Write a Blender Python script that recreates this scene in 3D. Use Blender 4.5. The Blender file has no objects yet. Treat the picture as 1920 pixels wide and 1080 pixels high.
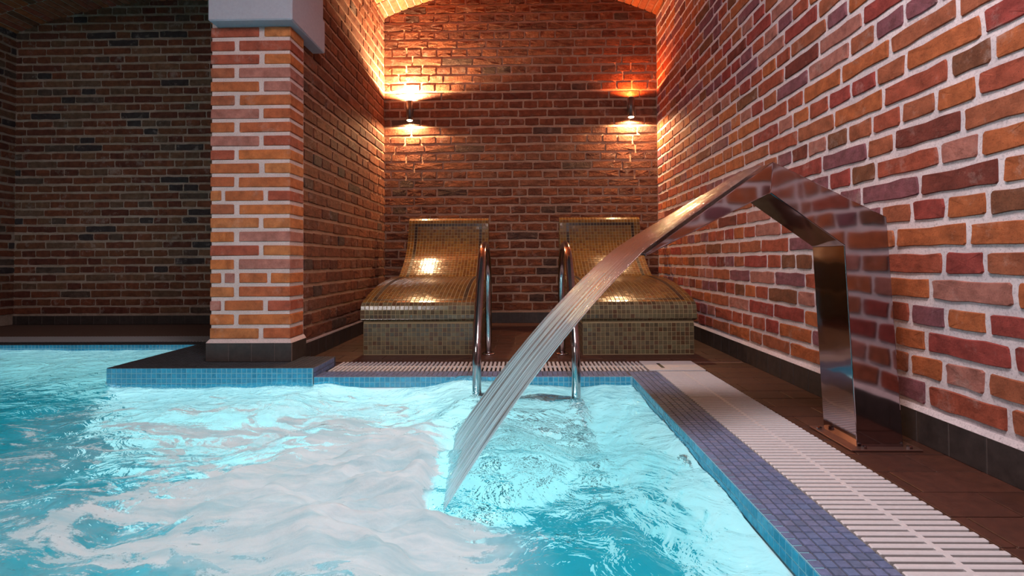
import bpy, math, random
import numpy as np
from mathutils import Vector, Matrix, noise

random.seed(7)
rng = np.random.default_rng(7)
SC = bpy.context.scene
COL = SC.collection

# ------------------------------------------------------------------ camera, light, exposure
F_PX, CY_PX, YAW, PITCH, ROLL, CAM_H = 969.6, 471.1, 0.0194, 0.0165, -0.0057, 0.5475
cam_d = bpy.data.cameras.new('camera')
cam = bpy.data.objects.new('camera', cam_d)
COL.objects.link(cam)
cam_d.sensor_width = 36.0
cam_d.lens = 36.0 * F_PX / 1920.0
cam_d.shift_y = -(540.0 - CY_PX) / 1920.0
cam_d.clip_start = 0.02
cam.location = (0, 0, CAM_H)
Rz = Matrix.Rotation(YAW, 3, 'Z')
Rx = Matrix.Rotation(math.pi / 2 + PITCH, 3, 'X')
Rr = Matrix.Rotation(ROLL, 3, 'Z')
cam.rotation_euler = (Rz @ Rx @ Rr).to_euler()
SC.camera = cam

SC.view_settings.view_transform = 'Standard'
SC.view_settings.look = 'None'
SC.view_settings.gamma = 1.0
SC.view_settings.use_curve_mapping = False
SC.view_settings.exposure = 0.0
SC.cycles.use_denoising = True
SC.cycles.sample_clamp_indirect = 6.0
SC.cycles.max_bounces = 10
SC.cycles.transmission_bounces = 8
SC.cycles.transparent_max_bounces = 12

world = bpy.data.worlds.new('world')
SC.world = world
world.use_nodes = True
world.node_tree.nodes['Background'].inputs[0].default_value = (0.55, 0.5, 0.6, 1)
world.node_tree.nodes['Background'].inputs[1].default_value = 0.02


def light(name, kind, loc, power, color, aim=None, size=0.2, size_y=None, spot=None, blend=0.5, spread=None):
    d = bpy.data.lights.new(name, kind)
    d.energy = power
    d.color = color
    if kind == 'AREA':
        d.size = size
        if size_y:
            d.shape = 'RECTANGLE'
            d.size_y = size_y
        if spread:
            d.spread = spread
    else:
        d.shadow_soft_size = size
    if kind == 'SPOT':
        d.spot_size = spot
        d.spot_blend = blend
    o = bpy.data.objects.new(name, d)
    COL.objects.link(o)
    o.location = loc
    if aim is not None:
        o.rotation_euler = (Vector(aim) - Vector(loc)).to_track_quat('-Z', 'Y').to_euler()
    return o


# ceiling luminaire of the hall, above the photographer
light('ceiling_light_near', 'AREA', (0.1, 0.6, 2.45), 68, (1.0, 0.86, 0.87), (0.3, 1.0, 0.0), 0.6)
light('bay_fill_light', 'AREA', (-2.2, -1.6, 2.6), 42, (1.0, 0.88, 0.86), (-1.6, 2.0, 0.6), 0.8)  # unseen fill added to brighten the left bay wall
# underwater lamps in the floor of the pool, plus an added near-wall pair
light('pool_light', 'AREA', (-0.75, 1.35, -1.2), 13, (1.0, 0.84, 0.82), (-0.65, 2.4, -0.15), 0.3)
light('pool_light', 'AREA', (-0.25, 0.9, -1.2), 4, (1.0, 0.84, 0.82), (0.51, 1.3, -0.2), 0.3)
light('pool_light', 'AREA', (-3.0, 1.7, -1.2), 15, (1.0, 0.84, 0.82), (-2.9, 3.4, -0.1), 0.3)
light('pool_light', 'AREA', (-2.6, -0.5, -0.45), 46, (1.0, 0.84, 0.82), (-2.2, 1.6, -1.25), 0.3)  # added under the near edge to brighten the unlit pool floor
light('pool_light', 'AREA', (-0.4, -0.5, -0.45), 33, (1.0, 0.84, 0.82), (-0.3, 1.6, -1.25), 0.3)  # likewise added to brighten the pool floor

# ------------------------------------------------------------------ helpers


def tag(o, label=None, cat=None, group=None, kind=None):
    if label: o['label'] = label
    if cat: o['category'] = cat
    if group: o['group'] = group
    if kind: o['kind'] = kind
    return o


def mesh_from(verts, faces, name='surface', smooth=False):
    me = bpy.data.meshes.new(name)
    me.from_pydata([tuple(map(float, v)) for v in verts], [], [tuple(int(i) for i in f) for f in faces])
    me.update()
    if smooth:
        me.polygons.foreach_set('use_smooth', [True] * len(me.polygons))
    return me


def link(name, me, mat=None, parent=None, matrix=None):
    o = bpy.data.objects.new(name, me)
    COL.objects.link(o)
    if mat is not None and not me.materials:
        me.materials.append(mat)
    if parent is not None:
        o.parent = parent
    if matrix is not None:
        o.matrix_local = matrix
    return o


def empty(name, loc=(0, 0, 0)):
    o = bpy.data.objects.new(name, None)
    COL.objects.link(o)
    o.location = loc
    o.empty_display_size = 0.05
    return o


class MB:
    """collects geometry for one mesh"""

    def __init__(self):
        self.v, self.f = [], []

    def add(self, vs, fs):
        n = len(self.v)
        self.v.extend([tuple(v) for v in vs])
        self.f.extend([tuple(i + n for i in f) for f in fs])
        return self

    def box(self, x0, x1, y0, y1, z0, z1, bev=0.0):
        b = bev
        if b <= 0:
            vs = [(x, y, z) for z in (z0, z1) for y in (y0, y1) for x in (x0, x1)]
            fs = [(0, 2, 3, 1), (4, 5, 7, 6), (0, 1, 5, 4), (2, 6, 7, 3), (0, 4, 6, 2), (1, 3, 7, 5)]
            return self.add(vs, fs)
        vs, fs = bevel_box(x0, x1, y0, y1, z0, z1, b)
        return self.add(vs, fs)

    def tube(self, pts, r, n=16, caps=True):
        pts = [Vector(p) for p in pts]
        rings = []
        up = Vector((1, 0, 0))
        for i, p in enumerate(pts):
            t = (pts[min(i + 1, len(pts) - 1)] - pts[max(i - 1, 0)]).normalized()
            a = up - t * up.dot(t)
            if a.length < 1e-4:
                a = Vector((0, 1, 0)) - t * t.y
            a.normalize()
            b = t.cross(a)
            rr = r[i] if isinstance(r, (list, tuple)) else r
            rings.append([p + (a * math.cos(k * 2 * math.pi / n) + b * math.sin(k * 2 * math.pi / n)) * rr for k in range(n)])
        vs = [v for rg in rings for v in rg]
        fs = []
        for i in range(len(pts) - 1):
            for k in range(n):
                fs.append((i * n + k, i * n + (k + 1) % n, (i + 1) * n + (k + 1) % n, (i + 1) * n + k))
        if caps:
            fs.append(tuple(range(n - 1, -1, -1)))
            fs.append(tuple((len(pts) - 1) * n + k for k in range(n)))
        return self.add(vs, fs)

    def build(self, name, mat, parent=None, smooth=False):
        return link(name, mesh_from(self.v, self.f, name, smooth), mat, parent)


def bevel_box(x0, x1, y0, y1, z0, z1, b):
    """box with chamfered edges: 24 verts, 26 faces"""
    vs, idx = [], {}
    X, Y, Z = (x0, x1), (y0, y1), (z0, z1)
    for i in range(2):
        for j in range(2):
            for k in range(2):
                sx, sy, sz = (1, -1)[i], (1, -1)[j], (1, -1)[k]
                idx[i, j, k, 'x'] = len(vs); vs.append((X[i], Y[j] + sy * b, Z[k] + sz * b))
                idx[i, j, k, 'y'] = len(vs); vs.append((X[i] + sx * b, Y[j], Z[k] + sz * b))
                idx[i, j, k, 'z'] = len(vs); vs.append((X[i] + sx * b, Y[j] + sy * b, Z[k]))
    I = lambda i, j, k, a: idx[i, j, k, a]
    fs = []
    fs.append((I(0, 0, 0, 'x'), I(0, 0, 1, 'x'), I(0, 1, 1, 'x'), I(0, 1, 0, 'x')))
    fs.append((I(1, 0, 0, 'x'), I(1, 1, 0, 'x'), I(1, 1, 1, 'x'), I(1, 0, 1, 'x')))
    fs.append((I(0, 0, 0, 'y'), I(1, 0, 0, 'y'), I(1, 0, 1, 'y'), I(0, 0, 1, 'y')))
    fs.append((I(0, 1, 0, 'y'), I(0, 1, 1, 'y'), I(1, 1, 1, 'y'), I(1, 1, 0, 'y')))
    fs.append((I(0, 0, 0, 'z'), I(0, 1, 0, 'z'), I(1, 1, 0, 'z'), I(1, 0, 0, 'z')))
    fs.append((I(0, 0, 1, 'z'), I(1, 0, 1, 'z'), I(1, 1, 1, 'z'), I(0, 1, 1, 'z')))
    for k in range(2):
        for i in range(2):
            for j in range(2):
                q = (I(i, j, k, 'x'), I(i, j, k, 'y'), I(i, j, k, 'z'))
                fs.append(q if (i + j + k) % 2 == 0 else q[::-1])
    for j in range(2):
        for k in range(2):
            q = (I(0, j, k, 'y'), I(1, j, k, 'y'), I(1, j, k, 'z'), I(0, j, k, 'z'))
            fs.append(q[::-1] if (j + k) % 2 == 0 else q)
    for i in range(2):
        for k in range(2):
            q = (I(i, 0, k, 'x'), I(i, 1, k, 'x'), I(i, 1, k, 'z'), I(i, 0, k, 'z'))
            fs.append(q if (i + k) % 2 == 0 else q[::-1])
    for i in range(2):
        for j in range(2):
            q = (I(i, j, 0, 'x'), I(i, j, 1, 'x'), I(i, j, 1, 'y'), I(i, j, 0, 'y'))
            fs.append(q[::-1] if (i + j) % 2 == 0 else q)
    return vs, fs


def px_size(p, n, area):
    """rough projected size in pixels squared; negative outside the frame"""
    x, y, z = p[0], p[1], p[2] - CAM_H
    if y < 0.3:
        return -1
    u, v = 978 + F_PX * x / y, 481 - F_PX * z / y
    d2 = x * x + y * y + z * z
    d = math.sqrt(d2)
    c = abs((x * n[0] + y * n[1] + z * n[2]) / d)
    s = area * c * F_PX ** 2 / (y * y)
    if u < -60 or u > 1980 or v < -60 or v > 1140:
        return -s
    return s


# ------------------------------------------------------------------ materials
def new_mat(name):
    m = bpy.data.materials.new(name)
    m.use_nodes = True
    nt = m.node_tree
    nt.nodes.clear()
    out = nt.nodes.new('ShaderNodeOutputMaterial')
    return m, nt, out


def N(nt, t, **kw):
    n = nt.nodes.new(t)
    for k, v in kw.items():
        if k.startswith('i_'):
            n.inputs[k[2:].replace('_', ' ')].default_value = v
        else:
            setattr(n, k, v)
    return n


def principled(nt, out, color=(0.5, 0.5, 0.5), rough=0.5, metal=0.0, spec=0.5):
    p = nt.nodes.new('ShaderNodeBsdfPrincipled')
    p.inputs['Base Color'].default_value = (*color, 1)
    p.inputs['Roughness'].default_value = rough
    p.inputs['Metallic'].default_value = metal
    p.inputs['Specular IOR Level'].default_value = spec
    nt.links.new(p.outputs[0], out.inputs[0])
    return p


def noise_node(nt, scale, detail=4, rough=0.6, coord='Object', dist=0.0):
    tc = nt.nodes.new('ShaderNodeTexCoord')
    n = nt.nodes.new('ShaderNodeTexNoise')
    n.inputs['Scale'].default_value = scale
    n.inputs['Detail'].default_value = detail
    n.inputs['Roughness'].default_value = rough
    n.inputs['Distortion'].default_value = dist
    nt.links.new(tc.outputs[coord], n.inputs['Vector'])
    return n


def world_noise(nt, scale, detail=4, rough=0.6):
    g = nt.nodes.new('ShaderNodeNewGeometry')
    n = nt.nodes.new('ShaderNodeTexNoise')
    n.inputs['Scale'].default_value = scale
    n.inputs['Detail'].default_value = detail
    n.inputs['Roughness'].default_value = rough
    nt.links.new(g.outputs['Position'], n.inputs['Vector'])
    return n


def bump(nt, src, p, strength=0.5, dist=0.01, prev=None):
    b = nt.nodes.new('ShaderNodeBump')
    b.inputs['Strength'].default_value = strength
    b.inputs['Distance'].default_value = dist
    nt.links.new(src, b.inputs['Height'])
    if prev is not None:
        nt.links.new(prev.outputs[0], b.inputs['Normal'])
    nt.links.new(b.outputs[0], p.inputs['Normal'])
    return b


def piece_random(nt):
    oi = nt.nodes.new('ShaderNodeObjectInfo')
    g = nt.nodes.new('ShaderNodeNewGeometry')
    a = N(nt, 'ShaderNodeMath', operation='MULTIPLY_ADD')
    nt.links.new(g.outputs['Random Per Island'], a.inputs[0])
    a.inputs[1].default_value = 3.7
    nt.links.new(oi.outputs['Random'], a.inputs[2])
    f = N(nt, 'ShaderNodeMath', operation='FRACT')
    nt.links.new(a.outputs[0], f.inputs[0])
    return f.outputs[0]


def ramp(nt, fac, stops, interp='LINEAR'):
    r = nt.nodes.new('ShaderNodeValToRGB')
    r.color_ramp.interpolation = interp
    el = r.color_ramp.elements
    while len(el) < len(stops):
        el.new(0.5)
    for e, (p, c) in zip(el, stops):
        e.position = p
        e.color = (*c, 1) if len(c) == 3 else c
    nt.links.new(fac, r.inputs[0])
    return r


def mixc(nt, fac, a, b, mode='MIX'):
    m = nt.nodes.new('ShaderNodeMix')
    m.data_type = 'RGBA'
    m.blend_type = mode
    for sock, val in ((m.inputs[0], fac), (m.inputs[6], a), (m.inputs[7], b)):
        if hasattr(val, 'is_output'):
            nt.links.new(val, sock)
        elif isinstance(val, (int, float)):
            sock.default_value = val
        else:
            sock.default_value = (*val, 1)
    return m.outputs[2]


def brick_mat(name, palette, smear=0.25, bumpd=0.006, rough=0.85, scale=55):
    m, nt, out = new_mat(name)
    p = principled(nt, out, rough=rough, spec=0.25)
    r = piece_random(nt)
    n = len(palette)
    cr = ramp(nt, r, [(i / n, c) for i, c in enumerate(palette)], 'CONSTANT')
    n1 = world_noise(nt, 22, 5, 0.65)
    v = ramp(nt, n1.outputs[0], [(0.3, (0.62, 0.6, 0.6)), (0.7, (1.3, 1.32, 1.35))])
    c = mixc(nt, 1.0, cr.outputs[0], v.outputs[0], 'MULTIPLY')
    n2 = world_noise(nt, 9, 8, 0.75)
    s = ramp(nt, n2.outputs[0], [(0.56, (0, 0, 0)), (0.72, (smear, smear, smear))])
    c2 = mixc(nt, s.outputs[0], c, (0.5, 0.4, 0.36))
    n3 = world_noise(nt, 260, 3, 0.7)
    pits = ramp(nt, n3.outputs[0], [(0.3, (0.25, 0.22, 0.2)), (0.42, (1, 1, 1))])
    c3 = mixc(nt, 0.7, c2, pits.outputs[0], 'MULTIPLY')
    nt.links.new(c3, p.inputs['Base Color'])
    nb = world_noise(nt, scale, 8, 0.72)
    bump(nt, nb.outputs[0], p, 1.0, bumpd)
    return m


def mortar_mat(name, col, col2, bumpd=0.004):
    m, nt, out = new_mat(name)
    p = principled(nt, out, rough=0.9, spec=0.2)
    n1 = world_noise(nt, 7, 6, 0.7)
    c = ramp(nt, n1.outputs[0], [(0.35, col2), (0.6, col)])
    n2 = world_noise(nt, 180, 4, 0.7)
    c2 = ramp(nt, n2.outputs[0], [(0.3, (0.6, 0.58, 0.6)), (0.5, (1, 1, 1))])
    nt.links.new(mixc(nt, 1.0, c.outputs[0], c2.outputs[0], 'MULTIPLY'), p.inputs['Base Color'])
    nb = world_noise(nt, 60, 8, 0.72)
    bump(nt, nb.outputs[0], p, 1.0, bumpd)
    return m


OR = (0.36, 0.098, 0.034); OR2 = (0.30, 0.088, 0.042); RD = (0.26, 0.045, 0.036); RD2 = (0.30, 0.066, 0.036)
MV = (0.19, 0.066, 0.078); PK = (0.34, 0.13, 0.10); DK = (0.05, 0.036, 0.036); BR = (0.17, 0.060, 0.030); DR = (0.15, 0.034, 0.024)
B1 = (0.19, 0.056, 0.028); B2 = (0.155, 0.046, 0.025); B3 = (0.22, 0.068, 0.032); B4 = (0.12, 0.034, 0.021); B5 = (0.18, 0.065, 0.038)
M = {}
M['brick_right'] = brick_mat('brick_right', [OR, OR2, RD, PK, OR, MV, RD2, DR, OR2, MV, OR, RD, OR2, RD2, MV, PK, OR2, BR, OR, RD2], 0.35, 0.005)
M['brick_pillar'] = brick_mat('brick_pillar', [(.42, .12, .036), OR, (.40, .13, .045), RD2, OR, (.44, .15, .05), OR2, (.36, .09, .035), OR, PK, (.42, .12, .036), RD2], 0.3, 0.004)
M['brick_back'] = brick_mat('brick_back', [B1, B2, B3, B1, B4, B1, B5, B2, B1, B3, B2, B4, B1, B2, (.09, .045, .035), B3, B1, B5], 0.35, 0.020)  # alcove dimness put into a darker palette of the same bricks
M['brick_bay'] = brick_mat('brick_bay', [BR, B2, (0.17, .08, .045), B1, BR, B4, B1, (0.15, .08, .05), B2, BR, B1, DK, (0.2, 0.09, 0.05), B4, B2, (.10, .06, .045)], 0.55, 0.012)  # left bay's dim light put into the palette of the same bricks
M['brick_vault'] = brick_mat('brick_vault', [OR, OR2, RD2, OR, BR, RD2, OR2], 0.35, 0.008)
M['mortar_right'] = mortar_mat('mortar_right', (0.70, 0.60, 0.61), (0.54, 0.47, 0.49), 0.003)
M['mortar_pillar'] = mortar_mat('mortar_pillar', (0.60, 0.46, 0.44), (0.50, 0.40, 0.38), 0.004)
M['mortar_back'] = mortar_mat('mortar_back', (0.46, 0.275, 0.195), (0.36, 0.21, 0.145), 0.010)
M['mortar_bay'] = mortar_mat('mortar_bay', (0.44, 0.32, 0.26), (0.30, 0.21, 0.16), 0.010)


def simple(name, col, rough=0.5, metal=0.0, spec=0.5, nscale=None, nb=0.0, var=0.0, rnd=0.0):
    m, nt, out = new_mat(name)
    p = principled(nt, out, col, rough, metal, spec)
    c = None
    if var:
        n = world_noise(nt, nscale or 20, 5, 0.65)
        r = ramp(nt, n.outputs[0], [(0.3, (1 - var,) * 3), (0.7, (1 + var,) * 3)])
        c = mixc(nt, 1.0, col, r.outputs[0], 'MULTIPLY')
    if rnd:
        r = piece_random(nt)
        rr = ramp(nt, r, [(0, (1 - rnd,) * 3), (1, (1 + rnd,) * 3)])
        c = mixc(nt, 1.0, c if c is not None else col, rr.outputs[0], 'MULTIPLY')
    if c is not None:
        nt.links.new(c, p.inputs['Base Color'])
    if nb:
        n = world_noise(nt, nscale or 40, 5, 0.6)
        bump(nt, n.outputs[0], p, 1.0, nb)
    return m


M['plaster'] = simple('painted_plaster', (0.33, 0.32, 0.37), 0.8, nscale=60, nb=0.001, var=0.06)
M['ceiling'] = simple('ceiling_paint', (0.16, 0.13, 0.13), 0.9)
M['deck_grout'] = simple('deck_grout', (0.13, 0.065, 0.045), 0.85, nscale=80, var=0.2)
M['deck_tile'] = simple('deck_tile', (0.050, 0.0155, 0.009), 0.5, nscale=35, nb=0.0012, var=0.3, rnd=0.18)
M['base_tile'] = simple('baseboard_tile', (0.036, 0.026, 0.024), 0.5, nscale=30, nb=0.001, var=0.35, rnd=0.15)
M['base_grout'] = simple('baseboard_grout', (0.12, 0.085, 0.075), 0.85)
M['white_plastic'] = simple('white_plastic', (0.50, 0.48, 0.50), 0.42, nscale=90, var=0.06)
M['channel'] = simple('drain_channel', (0.03, 0.028, 0.03), 0.8)
M['lamp_metal'] = simple('lamp_metal', (0.10, 0.085, 0.085), 0.38, 0.6)
M['rubber'] = simple('dark_plastic', (0.02, 0.02, 0.02), 0.5)


def steel(name, rough, col=(0.62, 0.55, 0.56), aniso=0.0, nb=0.0, ns=3.0):
    m, nt, out = new_mat(name)
    p = principled(nt, out, col, rough, 1.0)
    if nb:
        n = world_noise(nt, ns, 2, 0.5)
        bump(nt, n.outputs[0], p, 1.0, nb)
    return m


M['steel'] = steel('polished_steel', 0.08, (0.38, 0.30, 0.31), nb=0.003, ns=4)
M['rail_steel'] = steel('rail_steel', 0.12, (0.46, 0.40, 0.41))


def tile_mat(name, palette, rough=0.2, spec=0.5):
    m, nt, out = new_mat(name)
    p = principled(nt, out, rough=rough, spec=spec)
    r = piece_random(nt)
    n = len(palette)
    cr = ramp(nt, r, [(i / n, c) for i, c in enumerate(palette)], 'CONSTANT')
    n1 = world_noise(nt, 90, 3, 0.6)
    v = ramp(nt, n1.outputs[0], [(0.3, (0.8,) * 3), (0.7, (1.2,) * 3)])
    nt.links.new(mixc(nt, 1.0, cr.outputs[0], v.outputs[0], 'MULTIPLY'), p.inputs['Base Color'])
    bump(nt, n1.outputs[0], p, 0.5, 0.0008)
    return m


M['gold_tile'] = tile_mat('gold_glass_tile', [(0.15, 0.065, 0.013), (0.12, 0.052, 0.012), (0.17, 0.082, 0.018), (0.105, 0.042, 0.011), (0.14, 0.070, 0.016)], 0.16, 0.8)
M['olive_tile'] = tile_mat('olive_glass_tile', [(0.11, 0.085, 0.045), (0.09, 0.065, 0.036), (0.12, 0.10, 0.056), (0.065, 0.048, 0.028), (0.10, 0.078, 0.045), (0.08, 0.042, 0.022)], 0.2, 0.7)
M['dark_border'] = tile_mat('dark_border_tile', [(0.022, 0.009, 0.006), (0.03, 0.011, 0.007)], 0.3, 0.3)
M['lounger_grout'] = simple('lounger_grout', (0.26, 0.19, 0.10), 0.8)
M['coping_tile'] = tile_mat('coping_mosaic_tile', [(0.10, 0.13, 0.24), (0.115, 0.145, 0.27), (0.09, 0.12, 0.21), (0.12, 0.145, 0.25), (0.10, 0.14, 0.26)], 0.55, 0.3)
M['coping_grout'] = simple('coping_grout', (0.05, 0.055, 0.075), 0.7)
M['platform_tile'] = tile_mat('platform_mosaic_tile', [(0.035, 0.037, 0.043), (0.042, 0.043, 0.05), (0.03, 0.033, 0.036)], 0.45, 0.4)
M['blue_tile'] = tile_mat('blue_mosaic_tile', [(0.03, 0.24, 0.40), (0.035, 0.28, 0.44), (0.028, 0.22, 0.36), (0.04, 0.26, 0.42)], 0.25, 0.5)
M['blue_grout'] = simple('blue_grout', (0.16, 0.36, 0.45), 0.7)


def basin_material():
    m, nt, out = new_mat('pool_basin_mosaic')
    p = principled(nt, out, (0.5, 0.8, 0.88), 0.5)
    g = nt.nodes.new('ShaderNodeNewGeometry')
    n = nt.nodes.new('ShaderNodeTexNoise')
    n.inputs['Scale'].default_value = 1.6
    nt.links.new(g.outputs['Position'], n.inputs['Vector'])
    c = ramp(nt, n.outputs[0], [(0.3, (0.72, 0.82, 0.86)), (0.7, (0.82, 0.88, 0.9))])
    nt.links.new(c.outputs[0], p.inputs['Base Color'])
    return m


M['basin'] = basin_material()
M['basin_floor'] = simple('pool_floor_mosaic', (0.003, 0.44, 0.56), 0.5, nscale=1.5, var=0.12)


def emit(name, col, s):
    m, nt, out = new_mat(name)
    e = nt.nodes.new('ShaderNodeEmission')
    e.inputs[0].default_value = (*col, 1)
    e.inputs[1].default_value = s
    nt.links.new(e.outputs[0], out.inputs[0])
    return m


M['lens'] = emit('lamp_lens_glow', (1.0, 0.80, 0.55), 14)

# ------------------------------------------------------------------ brick pieces


def brick_template(L, H, D, jit, seed, n_long=3):
    """front slab of a brick: irregular outline, embedded back ring, inset front; local x length, y height, z out"""
    r = random.Random(seed)
    c = 0.0045
    a, b = L / 2, H / 2
    pts = []
    for k in range(n_long + 1):
        pts.append((-a + c + (2 * a - 2 * c) * k / n_long, -b))
    pts.append((a, -b + c)); pts.append((a, 0)); pts.append((a, b - c))
    for k in range(n_long + 1):
        pts.append((a - c - (2 * a - 2 * c) * k / n_long, b))
    pts.append((-a, b - c)); pts.append((-a, 0)); pts.append((-a, -b + c))
    pts = [(x + r.uniform(-jit, jit), y + r.uniform(-jit, jit)) for x, y in pts]
    n = len(pts)
    tilt = r.uniform(-0.12, 0.12) * D
    vs = [(x * 1.0 + math.copysign(0.0015, x), y + math.copysign(0.0015, y), -0.004) for x, y in pts]
    vs += [(x - math.copysign(0.0018, x), y - math.copysign(0.0018, y), D + r.uniform(-0.18, 0.18) * D + tilt * x / a) for x, y in pts]
    vs.append((0, 0, D * r.uniform(0.95, 1.15)))
    fs = []
    for k in range(n):
        fs.append((k, (k + 1) % n, n + (k + 1) % n, n + k))
        fs.append((n + k, n + (k + 1) % n, 2 * n))
    return vs, fs


TEMPL = {}


def templates(style, D, jit, H, joint, mat):
    if style in TEMPL:
        return TEMPL[style]
    out = {}
    for kind, L, nl in (('s', 0.25, 4), ('h', 0.119, 2), ('q', 0.055, 1)):
        ls = []
        for i in range(7):
            vs, fs = brick_template(L, H, D, jit, ord(kind) * 7 + len(TEMPL) * 31 + i, nl)
            me = mesh_from(vs, fs, 'brick')
            me.materials.append(mat)
            ls.append((np.array(vs, float), fs, me, L))
        out[kind] = ls
    TEMPL[style] = out
    return out


def course_cells(L, k, r, mod=0.262, mix=0.12, start=0.0):
    """list of (x0, x1) cells of one course along length L"""
    cells, x = [], start
    head = k % 2 == 1
    if head:
        x = start - 0.066 + r.uniform(-0.012, 0.012)
    else:
        x = start - (0.0 if (k // 2) % 2 == 0 else 0.131) + r.uniform(-0.02, 0.02)
    while x < L:
        if head:
            w = mod if r.random() < mix * 0.5 else mod / 2
        else:
            w = mod / 2 if r.random() < mix else mod
        w *= r.uniform(0.96, 1.04)
        x0, x1 = max(x, 0), min(x + w, L)
        if x1 - x0 > 0.03:
            cells.append((x0, x1))
        x += w
    return cells


def place_pieces(parent, items, style_t, name='brick', limit=300, rest='brickwork', mat=None, rest_label=None):
    """items: (matrix4, (kind), sx, sy, world normal, area). The largest in view become parts, the rest one stuff part"""
    scored = []
    for it in items:
        mtx = it[0]
        scored.append((px_size((mtx[0][3], mtx[1][3], mtx[2][3]), it[3], it[4]), it))
    scored.sort(key=lambda s: -s[0])
    vs_all, fs_all, off = [], [], 0
    cnt = 0
    for sc_, (mtx, kind, scl, nrm, area) in scored:
        lst = style_t[kind]
        vs, fs, me, L0 = lst[random.randrange(len(lst))]
        if cnt < limit and sc_ > 0:
            o = bpy.data.objects.new(name, me)
            COL.objects.link(o)
            o.parent = parent
            o.matrix_local = mtx @ Matrix.Diagonal((scl[0], scl[1], 1, 1))
            cnt += 1
        else:
            A = np.array(mtx @ Matrix.Diagonal((scl[0], scl[1], 1, 1)))
            w = vs @ A[:3, :3].T + A[:3, 3]
            vs_all.append(w)
            fs_all.extend([tuple(i + off for i in f) for f in fs])
            off += len(vs)
    if vs_all:
        me = mesh_from(np.concatenate(vs_all), fs_all, rest)
        me.materials.append(lst[0][2].materials[0])
        o = link(rest, me, None, parent)
        o['kind'] = 'stuff'


def brick_face(parent, O, U, Nn, length, z0, ncourse, course, style, mat, D=0.006, jit=0.0012, joint=0.013, vjoint=0.020,
               seed=1, clip=None, mix=0.12, limit=300, cells_fn=None):
    O, U, Nn = Vector(O), Vector(U).normalized(), Vector(Nn).normalized()
    Hh = course - vjoint
    T = templates(style, D, jit, Hh, joint, mat)
    r = random.Random(seed)
    items = []
    for k in range(ncourse):
        zc = z0 + (k + 0.5) * course
        cs = cells_fn(k) if cells_fn else course_cells(length, k, r, mix=mix)
        for (x0, x1) in cs:
            w = x1 - x0 - joint
            if w < 0.02:
                continue
            xc = (x0 + x1) / 2
            if clip and not clip(xc, zc):
                continue
            kind = 's' if w > 0.17 else ('h' if w > 0.07 else 'q')
            L0 = {'s': 0.25, 'h': 0.119, 'q': 0.055}[kind]
            c = O + U * xc + Vector((0, 0, zc + r.uniform(-0.0015, 0.0015)))
            ang = r.uniform(-0.008, 0.008)
            V = Vector((0, 0, 1))
            U2 = U * math.cos(ang) + V * math.sin(ang)
            V2 = V * math.cos(ang) - U * math.sin(ang)
            flip = r.random() < 0.5
            if flip:
                U2, V2 = -U2, -V2
            mt = Matrix(((U2.x, V2.x, Nn.x, c.x), (U2.y, V2.y, Nn.y, c.y), (U2.z, V2.z, Nn.z, c.z), (0, 0, 0, 1)))
            items.append((mt, kind, (w / L0, r.uniform(0.95, 1.04)), Nn, w * Hh))
    place_pieces(parent, items, T, limit=limit, mat=mat)


def quad_wall(pts, thick_dir, name, mat, parent=None):
    """wall slab from 4 front corners, extruded along thick_dir"""
    pts = [Vector(p) for p in pts]
    t = Vector(thick_dir)
    vs = pts + [p + t for p in pts]
    fs = [(0, 1, 2, 3), (7, 6, 5, 4), (0, 4, 5, 1), (1, 5, 6, 2), (2, 6, 7, 3), (3, 7, 4, 0)]
    return link(name, mesh_from(vs, fs, name), mat, parent)


def structure(o, label=None):
    o['kind'] = 'structure'
    if label:
        o['label'] = label
    return o


# ------------------------------------------------------------------ dimensions
XR, XL0, XL1, YB = 1.181, -1.207, -1.2037, 4.497      # right wall, alcove left wall (front, back), back wall
YLOW = -2.6                                           # wall behind the photographer
XBL = -4.5                                            # left wall of the left bay
WATER = -0.03
HB = 0.0928
COURSE = 0.0765
XC, XG1, XG2 = 0.511, 0.655, 0.9007
YC, YCG, YG2 = 2.43, 2.56, 2.79
FARC, FARG, FARG2 = 3.39, 3.51, 3.76
PZ = 0.045
A_X0, A_A, A_Z, A_H = (XR + XL1) / 2, (XR - XL1) / 2, 2.672, 0.27
B_X0, B_A, B_Z, B_H = -3.035, 1.465, 2.585, 0.285


def arc_z(x, x0, a, z, h):
    R = (a * a + h * h) / (2 * h)
    d = min(abs(x - x0), a)
    return z + h - R + math.sqrt(R * R - d * d)


# ------------------------------------------------------------------ walls
wr = structure(quad_wall([(XR, YLOW, -0.0), (XR, YB + 0.25, 0.0), (XR, YB + 0.25, 3.0), (XR, YLOW, 3.0)], (0.25, 0, 0), 'wall_right', M['mortar_right']),
               'long brick wall with pale wide joints running past the steel spout')
# the wall is behind the photographer as well: only courses the photograph can see are laid one by one
brick_face(wr, (XR, 0.75, 0), (0, 1, 0), (-1, 0, 0), YB - 0.75, HB + 0.018, 34, COURSE, 'right', M['brick_right'], D=0.0055, jit=0.0030,
           joint=0.018, vjoint=0.0195, seed=11, mix=0.22)
brick_face(wr, (XR, YLOW, 0), (0, 1, 0), (-1, 0, 0), 0.75 - YLOW, HB + 0.018, 34, COURSE, 'right', M['brick_right'], seed=12, mix=0.2, limit=0)

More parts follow.
